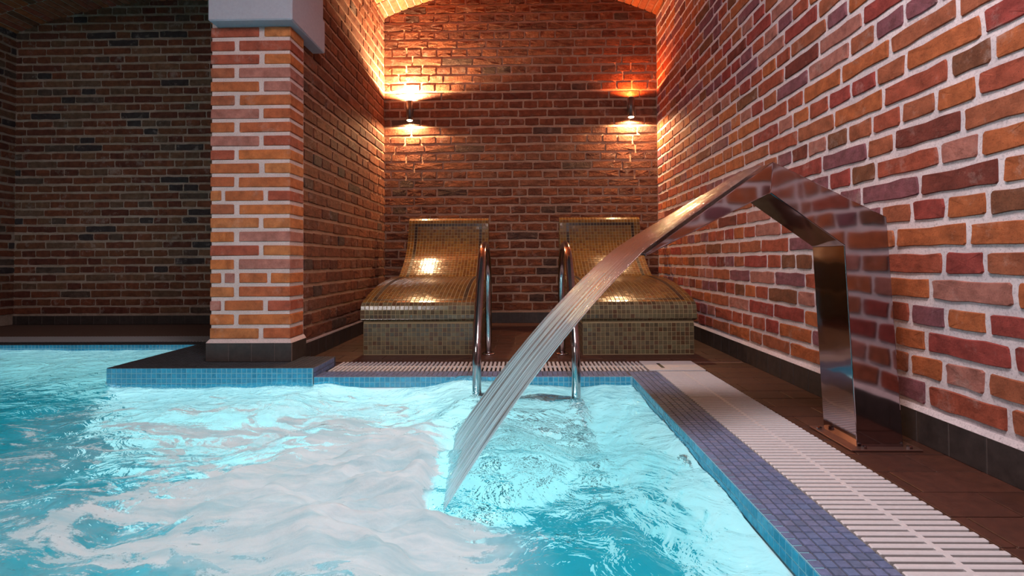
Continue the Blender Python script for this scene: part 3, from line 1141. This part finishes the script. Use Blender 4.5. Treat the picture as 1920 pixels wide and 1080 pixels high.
# ------------------------------------------------------------------ pool ladder
lad = empty('pool_ladder', (0, 2.23, 0))
tag(lad, 'polished steel pool ladder with two arched handrails between the loungers', 'ladder')
rail_yz = [(0, -.95), (0, -.5), (0, -.1), (0, .06), (.012, .15), (.06, .235), (.15, .36), (.25, .49), (.33, .57), (.42, .612), (.52, .625), (.62, .607), (.71, .56), (.765, .48), (.785, .38), (.785, .2), (.785, .004)]
for xx in (-0.198, 0.228):
    pts = resample([(xx, y, z) for y, z in rail_yz], 0.02)
    rl = MB().tube([tuple(q) for q in pts], 0.0195, 18).build('handrail', M['rail_steel'], lad, True)
    fl = MB().tube([(xx, .785, 0.0), (xx, .785, .004), (xx, .785, .009), (xx, .785, .010)], [.040, .040, .034, .021], 24).build('flange', M['rail_steel'], rl, True)
for zz in (-0.085, -0.33, -0.58):
    MB().add(*bevel_box(-0.198, 0.228, -0.035, 0.035, zz - 0.012, zz + 0.012, 0.004)).build('step', M['rail_steel'], lad)

# ------------------------------------------------------------------ waterfall spout
sp = empty('waterfall_spout', (1.02, 1.59, 0))
tag(sp, 'angular polished steel water spout bent over the pool beside the right wall', 'fountain')
SO = Vector((1.02, 1.59, 0))
YN, YF = 1.51, 1.675
sect = [((1.088, 0.004), (0.957, 0.004), YN, YF, 0), ((1.052, 0.665), (0.930, 0.584), YN, YF, 0), ((0.730, 0.828), (0.720, 0.737), YN, YF, 0)]
lip = [(0.321, 0.562), (0.323, 0.555)]
vs, fs = [], []
for (o_, i_, yn, yf, _) in sect:
    vs += [(o_[0], yn, o_[1]), (o_[0], yf, o_[1]), (i_[0], yf, i_[1]), (i_[0], yn, i_[1])]
vs += [(0.321, 1.36, 0.562), (0.321, 1.825, 0.572), (0.324, 1.825, 0.565), (0.324, 1.36, 0.555)]
for k in range(3):
    a = k * 4
    for q in range(4):
        fs.append((a + q, a + (q + 1) % 4, a + 4 + (q + 1) % 4, a + 4 + q))
fs.append((3, 2, 1, 0)); fs.append((12, 13, 14, 15))
vs = [Vector(v) - SO for v in vs]
body = link('spout_body', mesh_from(vs, fs, 'spout_body'), M['steel'], sp)
bv = body.modifiers.new('bevel', 'BEVEL'); bv.width = 0.0022; bv.segments = 2; bv.limit_method = 'ANGLE'; bv.angle_limit = 0.35
# the flared trough twists, so split its faces evenly
import bmesh
bm = bmesh.new(); bm.from_mesh(body.data)
bmesh.ops.recalc_face_normals(bm, faces=bm.faces)
bm.to_mesh(body.data); bm.free()
MB().add(*bevel_box(0.925 - SO.x, 1.125 - SO.x, 1.485 - SO.y, 1.70 - SO.y, 0.001, 0.006, 0.001)).build('base_plate', simple('plate_steel', (0.30, 0.17, 0.14), 0.35, 0.9), sp)
for bx, by in ((0.968, 1.497), (1.095, 1.497), (0.938, 1.665), (1.112, 1.665)):
    MB().tube([(bx - SO.x, by - SO.y, 0.005), (bx - SO.x, by - SO.y, 0.012), (bx - SO.x, by - SO.y, 0.0145)], [.0085, .0085, .004], 6).build('bolt', M['rail_steel'], sp)

# ------------------------------------------------------------------ water
WAVES = []
wr_ = random.Random(4)
for i in range(42):
    lam = 0.045 * (1.08 ** i)
    th = wr_.uniform(0, 2 * math.pi)
    amp = 0.0085 * lam ** 1.05
    WAVES.append((math.cos(th) * 2 * math.pi / lam, math.sin(th) * 2 * math.pi / lam, wr_.uniform(0, 6.28), amp))


def wave_h(x, y):
    h = np.zeros_like(x)
    wx = x + 0.03 * np.sin(5 * y + 1.0) + 0.02 * np.sin(11 * x + 3)
    wy = y + 0.03 * np.sin(6 * x + 2.0)
    for kx, ky, ph, a in WAVES:
        h += a * np.sin(kx * wx + ky * wy + ph)
    # calmer to the right of the stream, rougher near the falling water
    d = np.hypot((x + 0.35) / 1.0, (y - 1.5) / 0.9)
    g = 0.45 + 1.0 * np.exp(-d ** 2)
    h *= g
    # rings from drops
    for cx, cy, am in ((0.26, 1.42, .0016), (0.16, 1.36, .0012), (0.34, 1.25, .0012), (0.02, 1.2, .0012), (0.2, 1.05, .0008), (0.40, 1.62, .0012)):
        r = np.hypot(x - cx, y - cy)
        h += am * np.cos(r * 2 * math.pi / 0.028) * np.exp(-(r / 0.05) ** 2)
    # long swell raised away from the stream
    r = np.hypot(x + 0.2, y - 1.45)
    h += 0.006 * np.cos(r * 2 * math.pi / 0.26) * np.exp(-(r / 0.5) ** 2)
    return h


def grid_mesh(xs, ys, hf, keepf=None):
    X, Y = np.meshgrid(xs, ys)
    H = hf(X, Y)
    nx, ny = len(xs), len(ys)
    V = np.stack([X.ravel(), Y.ravel(), H.ravel()], 1)
    ii = (np.arange(ny - 1)[:, None] * nx + np.arange(nx - 1)[None, :]).ravel()
    F = np.stack([ii, ii + 1, ii + nx + 1, ii + nx], 1)
    if keepf is not None:
        c = V[F].mean(1)
        F = F[keepf(c[:, 0], c[:, 1])]
    return V, F


def np_mesh(name, V, F):
    me = bpy.data.meshes.new(name)
    used = np.unique(F)
    remap = -np.ones(len(V), int); remap[used] = np.arange(len(used))
    V = V[used]; F = remap[F]
    me.vertices.add(len(V)); me.vertices.foreach_set('co', V.astype(np.float32).ravel())
    k = F.shape[1]
    me.loops.add(len(F) * k); me.loops.foreach_set('vertex_index', F.astype(np.int32).ravel())
    me.polygons.add(len(F)); me.polygons.foreach_set('loop_start', np.arange(0, len(F) * k, k, dtype=np.int32))
    me.polygons.foreach_set('loop_total', np.full(len(F), k, np.int32))
    me.update(calc_edges=True)
    me.polygons.foreach_set('use_smooth', np.ones(len(F), bool))
    me.validate()
    return me, used


def water_material():
    m, nt, out = new_mat('pool_water')
    rf = nt.nodes.new('ShaderNodeBsdfRefraction'); rf.inputs['IOR'].default_value = 1.33; rf.inputs['Roughness'].default_value = 0.03
    gl = nt.nodes.new('ShaderNodeBsdfGlossy'); gl.inputs['Roughness'].default_value = 0.04
    fr = nt.nodes.new('ShaderNodeFresnel'); fr.inputs['IOR'].default_value = 1.33
    mx = nt.nodes.new('ShaderNodeMixShader')
    n1 = world_noise(nt, 34, 3, 0.55)
    n2 = world_noise(nt, 11, 4, 0.55); n2.inputs['Distortion'].default_value = 0.8
    b = nt.nodes.new('ShaderNodeBump'); b.inputs['Distance'].default_value = 0.006; b.inputs['Strength'].default_value = 0.6
    b2 = nt.nodes.new('ShaderNodeBump'); b2.inputs['Distance'].default_value = 0.03; b2.inputs['Strength'].default_value = 0.8
    nt.links.new(n1.outputs[0], b.inputs['Height']); nt.links.new(n2.outputs[0], b2.inputs['Height'])
    nt.links.new(b2.outputs[0], b.inputs['Normal'])
    for s in (rf, gl, fr):
        nt.links.new(b.outputs[0], s.inputs['Normal'])
    nt.links.new(fr.outputs[0], mx.inputs[0]); nt.links.new(rf.outputs[0], mx.inputs[1]); nt.links.new(gl.outputs[0], mx.inputs[2])
    nt.links.new(mx.outputs[0], out.inputs[0])
    va = nt.nodes.new('ShaderNodeVolumeAbsorption')
    va.inputs['Color'].default_value = (0.45, 0.90, 0.91, 1)
    va.inputs['Density'].default_value = 0.45
    nt.links.new(va.outputs[0], out.inputs['Volume'])
    return m


xs = np.concatenate([np.arange(-4.29, -2.0, 0.03), np.arange(-2.0, 0.512, 0.010)])
xs[-1] = 0.511
ys = np.concatenate([np.arange(-0.54, 0.7, 0.04), np.arange(0.7, 2.5, 0.010), np.arange(2.5, 3.4, 0.02)])
V, Fq = grid_mesh(xs, ys, lambda x, y: WATER + wave_h(x, y), lambda x, y: (y < 2.435) | (x < -1.97))
me, _ = np_mesh('pool_water', V, Fq)
water = link('pool_water', me, water_material())
tag(water, 'rippling turquoise pool water lit from below', 'water', kind='structure')

# ------------------------------------------------------------------ foam on the water


def foam_density(x, y):
    def g(cx, cy, sx, sy, a, rot=0.0):
        c, s = math.cos(rot), math.sin(rot)
        u, v = (x - cx) * c + (y - cy) * s, -(x - cx) * s + (y - cy) * c
        return a * np.exp(-((u / sx) ** 2 + (v / sy) ** 2))
    d = g(-0.36, 1.36, 0.20, 0.26, 2.0) + g(-0.60, 1.28, 0.28, 0.17, 1.2) + g(-0.30, 1.10, 0.20, 0.12, 1.3)
    d += g(-0.22, 0.97, 0.26, 0.12, 0.50) + g(-0.60, 1.03, 0.30, 0.10, 0.25)
    d += g(-0.62, 1.75, 0.45, 0.22, 0.75) + g(-1.2, 1.5, 0.6, 0.4, 0.30) + g(-1.0, 1.05, 0.6, 0.25, 0.38) + g(-1.5, 2.0, 0.5, 0.3, 0.25)
    d += g(-0.05, 1.06, 0.10, 0.10, 0.30) + g(-0.55, 2.15, 0.5, 0.22, 0.38)
    # dry side: nothing to the right of the falling sheet
    side = 1 / (1 + np.exp(-(-(x + 0.235) + (y - 1.2) * 0.02) / 0.012))
    cut = np.where(y > 1.16, side, 1.0)
    blend = np.clip((y - 1.10) / 0.1, 0, 1)
    d = d * (cut * blend + (1 - blend))
    right = 1 / (1 + np.exp((x - 0.02 - 0.5 * (1.15 - y)) / 0.04))
    return d * right


def foam_h(x, y):
    d = foam_density(x, y)
    e = np.clip(d - 0.55, 0, 1.6)
    r = np.zeros_like(x)
    flat = r.ravel(); fx, fy = x.ravel(), y.ravel(); de = e.ravel()
    for i in range(len(flat)):
        if de[i] > 0.01:
            p = Vector((fx[i] * 1.6, fy[i] * 4.5, 3.0))
            n = noise.fractal(p * 1.8, 0.9, 2.1, 5)
            flat[i] = 1 - abs(n) * 1.7 + 0.25 * noise.noise(Vector((fx[i] * 14, fy[i] * 26, 1)))
    r = flat.reshape(x.shape)
    return 0.0015 + 0.008 * np.clip(e, 0, 1) + 0.030 * np.clip(e, 0, 1.2) * np.clip(r, -0.5, 1.3)


def foam_material():
    m, nt, out = new_mat('water_foam')
    df = nt.nodes.new('ShaderNodeBsdfDiffuse'); df.inputs[0].default_value = (0.86, 0.86, 0.88, 1)
    tr = nt.nodes.new('ShaderNodeBsdfTranslucent'); tr.inputs[0].default_value = (0.85, 0.92, 0.94, 1)
    mx = nt.nodes.new('ShaderNodeMixShader'); mx.inputs[0].default_value = 0.3
    nt.links.new(df.outputs[0], mx.inputs[1]); nt.links.new(tr.outputs[0], mx.inputs[2])
    at = nt.nodes.new('ShaderNodeAttribute'); at.attribute_name = 'froth'
    g = nt.nodes.new('ShaderNodeNewGeometry')
    mp = nt.nodes.new('ShaderNodeMapping'); mp.inputs['Scale'].default_value = (0.65, 1.25, 1); mp.inputs['Rotation'].default_value = (0, 0, -0.3)
    nt.links.new(g.outputs['Position'], mp.inputs['Vector'])
    n1 = nt.nodes.new('ShaderNodeTexNoise'); n1.inputs['Scale'].default_value = 6.0; n1.inputs['Detail'].default_value = 7; n1.inputs['Roughness'].default_value = 0.62; n1.inputs['Distortion'].default_value = 2.2
    nt.links.new(mp.outputs[0], n1.inputs['Vector'])
    n2 = world_noise(nt, 95, 5, 0.75)
    a = N(nt, 'ShaderNodeMath', operation='MULTIPLY_ADD'); a.inputs[1].default_value = 3.2
    nt.links.new(n1.outputs[0], a.inputs[0]); nt.links.new(at.outputs['Fac'], a.inputs[2])
    b = N(nt, 'ShaderNodeMath', operation='MULTIPLY_ADD'); b.inputs[1].default_value = 1.0
    nt.links.new(n2.outputs[0], b.inputs[0]); nt.links.new(a.outputs[0], b.inputs[2])
    r = ramp(nt, b.outputs[0], [(0, (0, 0, 0)), (1, (1, 1, 1))])
    mr = nt.nodes.new('ShaderNodeMapRange')
    mr.inputs['From Min'].default_value = 2.55; mr.inputs['From Max'].default_value = 2.85
    nt.links.new(b.outputs[0], mr.inputs['Value'])
    nt.nodes.remove(r)
    tp_ = nt.nodes.new('ShaderNodeBsdfTransparent')
    mx2 = nt.nodes.new('ShaderNodeMixShader')
    n3 = world_noise(nt, 3.2, 5, 0.65)
    vr = nt.nodes.new('ShaderNodeMapRange'); vr.inputs['From Min'].default_value = 0.12; vr.inputs['From Max'].default_value = 0.75; vr.inputs['To Max'].default_value = 0.75
    nt.links.new(at.outputs['Fac'], vr.inputs['Value'])
    v3 = ramp(nt, n3.outputs[0], [(0.35, (0, 0, 0)), (0.62, (1, 1, 1))])
    vm = N(nt, 'ShaderNodeMath', operation='MULTIPLY'); nt.links.new(vr.outputs[0], vm.inputs[0]); nt.links.new(v3.outputs[0], vm.inputs[1])
    vx = N(nt, 'ShaderNodeMath', operation='MAXIMUM'); nt.links.new(vm.outputs[0], vx.inputs[0]); nt.links.new(mr.outputs[0], vx.inputs[1])
    nt.links.new(vx.outputs[0], mx2.inputs[0]); nt.links.new(tp_.outputs[0], mx2.inputs[1]); nt.links.new(mx.outputs[0], mx2.inputs[2])
    nt.links.new(mx2.outputs[0], out.inputs[0])
    sg = nt.nodes.new('ShaderNodeNewGeometry')
    sm = nt.nodes.new('ShaderNodeMapping'); sm.inputs['Scale'].default_value = (1.5, 9.0, 1); sm.inputs['Rotation'].default_value = (0, 0, 0.12)
    nt.links.new(sg.outputs['Position'], sm.inputs['Vector'])
    sn = nt.nodes.new('ShaderNodeTexNoise'); sn.inputs['Scale'].default_value = 2.4; sn.inputs['Detail'].default_value = 8; sn.inputs['Roughness'].default_value = 0.7
    nt.links.new(sm.outputs[0], sn.inputs['Vector'])
    fc = ramp(nt, sn.outputs[0], [(0.36, (0.50, 0.66, 0.72)), (0.58, (0.90, 0.90, 0.92))])
    nt.links.new(fc.outputs[0], df.inputs[0])
    nb = world_noise(nt, 90, 8, 0.8)
    bp = nt.nodes.new('ShaderNodeBump'); bp.inputs['Distance'].default_value = 0.006; bp.inputs['Strength'].default_value = 1.0
    nt.links.new(nb.outputs[0], bp.inputs['Height']); nt.links.new(bp.outputs[0], df.inputs['Normal'])
    return m


xs = np.arange(-2.6, 0.2, 0.009); ys = np.arange(0.72, 2.42, 0.009)
V, Fq = grid_mesh(xs, ys, lambda x, y: WATER + wave_h(x, y) + foam_h(x, y), lambda x, y: (foam_density(x, y) > 0.1))
me, used = np_mesh('foam', V, Fq)
att = me.attributes.new('froth', 'FLOAT', 'POINT')
att.data.foreach_set('value', foam_density(V[used, 0], V[used, 1]).astype(np.float32))
foam = link('foam', me, foam_material())
tag(foam, 'churned white foam spreading over the water from the falling stream', 'foam', kind='stuff')

# ------------------------------------------------------------------ falling water sheet
NU, NV = 150, 110
ridge = np.zeros(NU)
ur = np.linspace(0, 1, NU)
for k in range(40):
    fr_ = wr_.uniform(8, 70)
    ridge += wr_.uniform(0.2, 1) * np.sin(fr_ * ur * 2 * math.pi + wr_.uniform(0, 6.28)) / (1 + fr_ / 60)
ridge /= np.abs(ridge).max()


def sheet_point(u, v):
    """u 0..1 near to far across, v -0.9..0 on the trough, 0..1 in the air"""
    ylip = 1.366 + (1.819 - 1.366) * u
    zlip = 0.566 + 0.010 * u
    if v < 0:
        t = -v
        yp = YN + 0.012 + (YF - YN - 0.024) * u
        return Vector((0.321 + (0.728 - 0.321) * t, ylip + (yp - ylip) * t, zlip + (0.829 - zlip) * t + 0.004 + 0.007 * math.sin(min(t * 4, 1) * 1.57) * math.sin(math.pi * min(max(u, .02), .98)) ** 0.3))
    xe = -0.184 + (-0.222 + 0.184) * u
    ye = 1.195 + (1.735 - 1.195) * u
    s = v
    x = 0.321 + (xe - 0.321) * s
    dz = zlip - (WATER - 0.003)
    z = zlip + 0.004 - dz * (0.74 * s + 0.26 * s * s)
    y = ylip + (ye - ylip) * s
    return Vector((x, y, z))


vv = [-0.92 + 0.92 * i / 34 for i in range(34)] + [i / (NV - 34 - 1) for i in range(NV - 34)]
top, bot = [], []
for j, v in enumerate(vv):
    for i, u in enumerate(ur):
        p = sheet_point(u, v)
        q = sheet_point(u, v + 0.01) if v < 0.98 else sheet_point(u, v - 0.01)
        tv = (q - p) if v < 0.98 else (p - q)
        q2 = sheet_point(min(u + 0.01, 1), v); q1 = sheet_point(max(u - 0.01, 0), v)
        nn = tv.cross(q2 - q1).normalized()
        if nn.z < 0: nn = -nn
        wob = ridge[i] * 0.0016 * (0.4 + 0.9 * max(v, 0)) + 0.0012 * noise.noise(Vector((u * 26, v * 3.0, 2))) * (0.5 + max(v, 0))
        edge = min(1.0, 14 * min(u, 1 - u) + 0.15)
        th = 0.0030 * edge + 0.0006
        p = p + Vector((0, 0.006 * noise.noise(Vector((u * 5, v * 4, 7))) * max(v, 0), 0))
        top.append(p + nn * (th + wob * edge))
        bot.append(p + nn * (-th * (1.0 if v > 0 else 0.3) + wob * edge * (0.6 if v > 0 else 0)))
n_ = len(top)
fs = []
for j in range(len(vv) - 1):
    for i in range(NU - 1):
        a = j * NU + i
        fs.append((a, a + NU, a + NU + 1, a + 1))
        fs.append((n_ + a, n_ + a + 1, n_ + a + NU + 1, n_ + a + NU))
    a = j * NU
    fs.append((a, n_ + a, n_ + a + NU, a + NU))
    a = j * NU + NU - 1
    fs.append((a, a + NU, n_ + a + NU, n_ + a))
for i in range(NU - 1):
    fs.append((i, i + 1, n_ + i + 1, n_ + i))
    a = (len(vv) - 1) * NU + i
    fs.append((a, n_ + a, n_ + a + 1, a + 1))
me = mesh_from(top + bot, fs, 'water_stream', True)
uvl = me.attributes.new('flow', 'FLOAT_VECTOR', 'POINT')
fl_ = []
for _ in range(2):
    for v in vv:
        for u in ur:
            fl_ += [u, v, 0.0]
uvl.data.foreach_set('vector', fl_)


def stream_material():
    m, nt, out = new_mat('falling_water')
    at = nt.nodes.new('ShaderNodeAttribute'); at.attribute_name = 'flow'
    mp = nt.nodes.new('ShaderNodeMapping'); mp.inputs['Scale'].default_value = (48, 0.9, 1)
    nt.links.new(at.outputs['Vector'], mp.inputs['Vector'])
    n = nt.nodes.new('ShaderNodeTexNoise'); n.inputs['Scale'].default_value = 1.0; n.inputs['Detail'].default_value = 5; n.inputs['Roughness'].default_value = 0.65
    nt.links.new(mp.outputs[0], n.inputs['Vector'])
    b = nt.nodes.new('ShaderNodeBump'); b.inputs['Distance'].default_value = 0.006; b.inputs['Strength'].default_value = 0.9
    nt.links.new(n.outputs[0], b.inputs['Height'])
    rf = nt.nodes.new('ShaderNodeBsdfRefraction'); rf.inputs['IOR'].default_value = 1.33; rf.inputs['Roughness'].default_value = 0.02
    gl = nt.nodes.new('ShaderNodeBsdfGlossy'); gl.inputs['Roughness'].default_value = 0.06
    lw = nt.nodes.new('ShaderNodeFresnel'); lw.inputs['IOR'].default_value = 1.45
    for s_ in (rf, gl, lw):
        nt.links.new(b.outputs[0], s_.inputs['Normal'])
    mx = nt.nodes.new('ShaderNodeMixShader')
    nt.links.new(lw.outputs[0], mx.inputs[0]); nt.links.new(rf.outputs[0], mx.inputs[1]); nt.links.new(gl.outputs[0], mx.inputs[2])
    # aerated streaks; their cyan tint and increase lower down paint in pool glow
    df = nt.nodes.new('ShaderNodeBsdfDiffuse'); df.inputs[0].default_value = (0.78, 0.94, 0.98, 1)
    tl_ = nt.nodes.new('ShaderNodeBsdfTranslucent'); tl_.inputs[0].default_value = (0.8, 0.88, 0.92, 1)
    mw = nt.nodes.new('ShaderNodeMixShader'); mw.inputs[0].default_value = 0.7
    nt.links.new(df.outputs[0], mw.inputs[1]); nt.links.new(tl_.outputs[0], mw.inputs[2])
    sx = nt.nodes.new('ShaderNodeSeparateXYZ'); nt.links.new(at.outputs['Vector'], sx.inputs[0])
    r1 = ramp(nt, n.outputs[0], [(0.38, (0, 0, 0)), (0.56, (1, 1, 1))])
    r2 = ramp(nt, sx.outputs['Y'], [(0.0, (0.04,) * 3), (0.35, (0.5,) * 3), (1.0, (1.0,) * 3)])
    mu = N(nt, 'ShaderNodeMath', operation='MULTIPLY')
    nt.links.new(r1.outputs[0], mu.inputs[0]); nt.links.new(r2.outputs[0], mu.inputs[1])
    mo = nt.nodes.new('ShaderNodeMixShader')
    nt.links.new(mu.outputs[0], mo.inputs[0]); nt.links.new(mx.outputs[0], mo.inputs[1]); nt.links.new(mw.outputs[0], mo.inputs[2])
    nt.links.new(mo.outputs[0], out.inputs[0])
    return m


stream = link('water_stream', me, stream_material())
tag(stream, 'clear streaked sheet of water falling from the steel spout into the pool', 'water')

# inlet nozzle in the pool wall
nz = MB().tube([(XC - .004, 1.62, -0.12), (XC - .010, 1.62, -0.12), (XC - .014, 1.62, -0.12)], [.03, .03, .02], 20).build('wall_inlet', M['rail_steel'], None, True)
tag(nz, 'small round water inlet under the surface in the right pool wall', 'inlet')

# ------------------------------------------------------------------ wall lamps
WARM = (1.0, 0.62, 0.30)


def wall_lamp(x, z0, z1, label, up, down, upc=WARM, downc=WARM, up_glow=True):
    root = empty('wall_lamp', (x, YB, (z0 + z1) / 2))
    tag(root, label, 'lamp', 'cylindrical up and down wall lamps')
    h = (z1 - z0) / 2
    yc = -0.060
    r = 0.029
    MB().tube([(0, yc, -h + .004), (0, yc, -h), (0, yc, -h + .0001), (0, yc, h), (0, yc, h - .004)], [r - .004, r - .004, r, r, r - .004], 32, False).build('lamp_body', M['lamp_metal'], root, True)
    MB().add(*bevel_box(-.022, .022, -0.034, 0.0, -.03, .03, .002)).build('bracket', M['lamp_metal'], root)
    for s, nm in ((-1, 'lens'), (1, 'lens')):
        MB().tube([(0, yc, s * (h - .003)), (0, yc, s * (h + .003)), (0, yc, s * (h + .0075)), (0, yc, s * (h + .009))], [r - .0045, r - .005, r - .010, .004], 24).build(nm, M['lens'] if (s < 0 or up_glow) else M['lens_dim'], root)
    # the lamp's own light
    for s, pw, cc in ((-1, down, downc), (1, up, upc)):
        light('lamp_light', 'SPOT', (x, YB + yc, (z0 + z1) / 2 + s * (h + 0.012)), pw, cc, (x, YB + yc + 0.012, (z0 + z1) / 2 + s * 3), 0.018, spot=2.95, blend=0.3)
    return root


M['lens_dim'] = emit('lamp_lens_dim', (1.0, 0.4, 0.15), 2)
wall_lamp(-0.965, 1.760, 1.925, 'dark cylinder wall lamp above the left lounger, brightest upward', 390, 78)
wall_lamp(0.943, 1.768, 1.935, 'dark cylinder wall lamp above the right lounger near the long wall', 30, 78, upc=(1, .22, .05), up_glow=False)
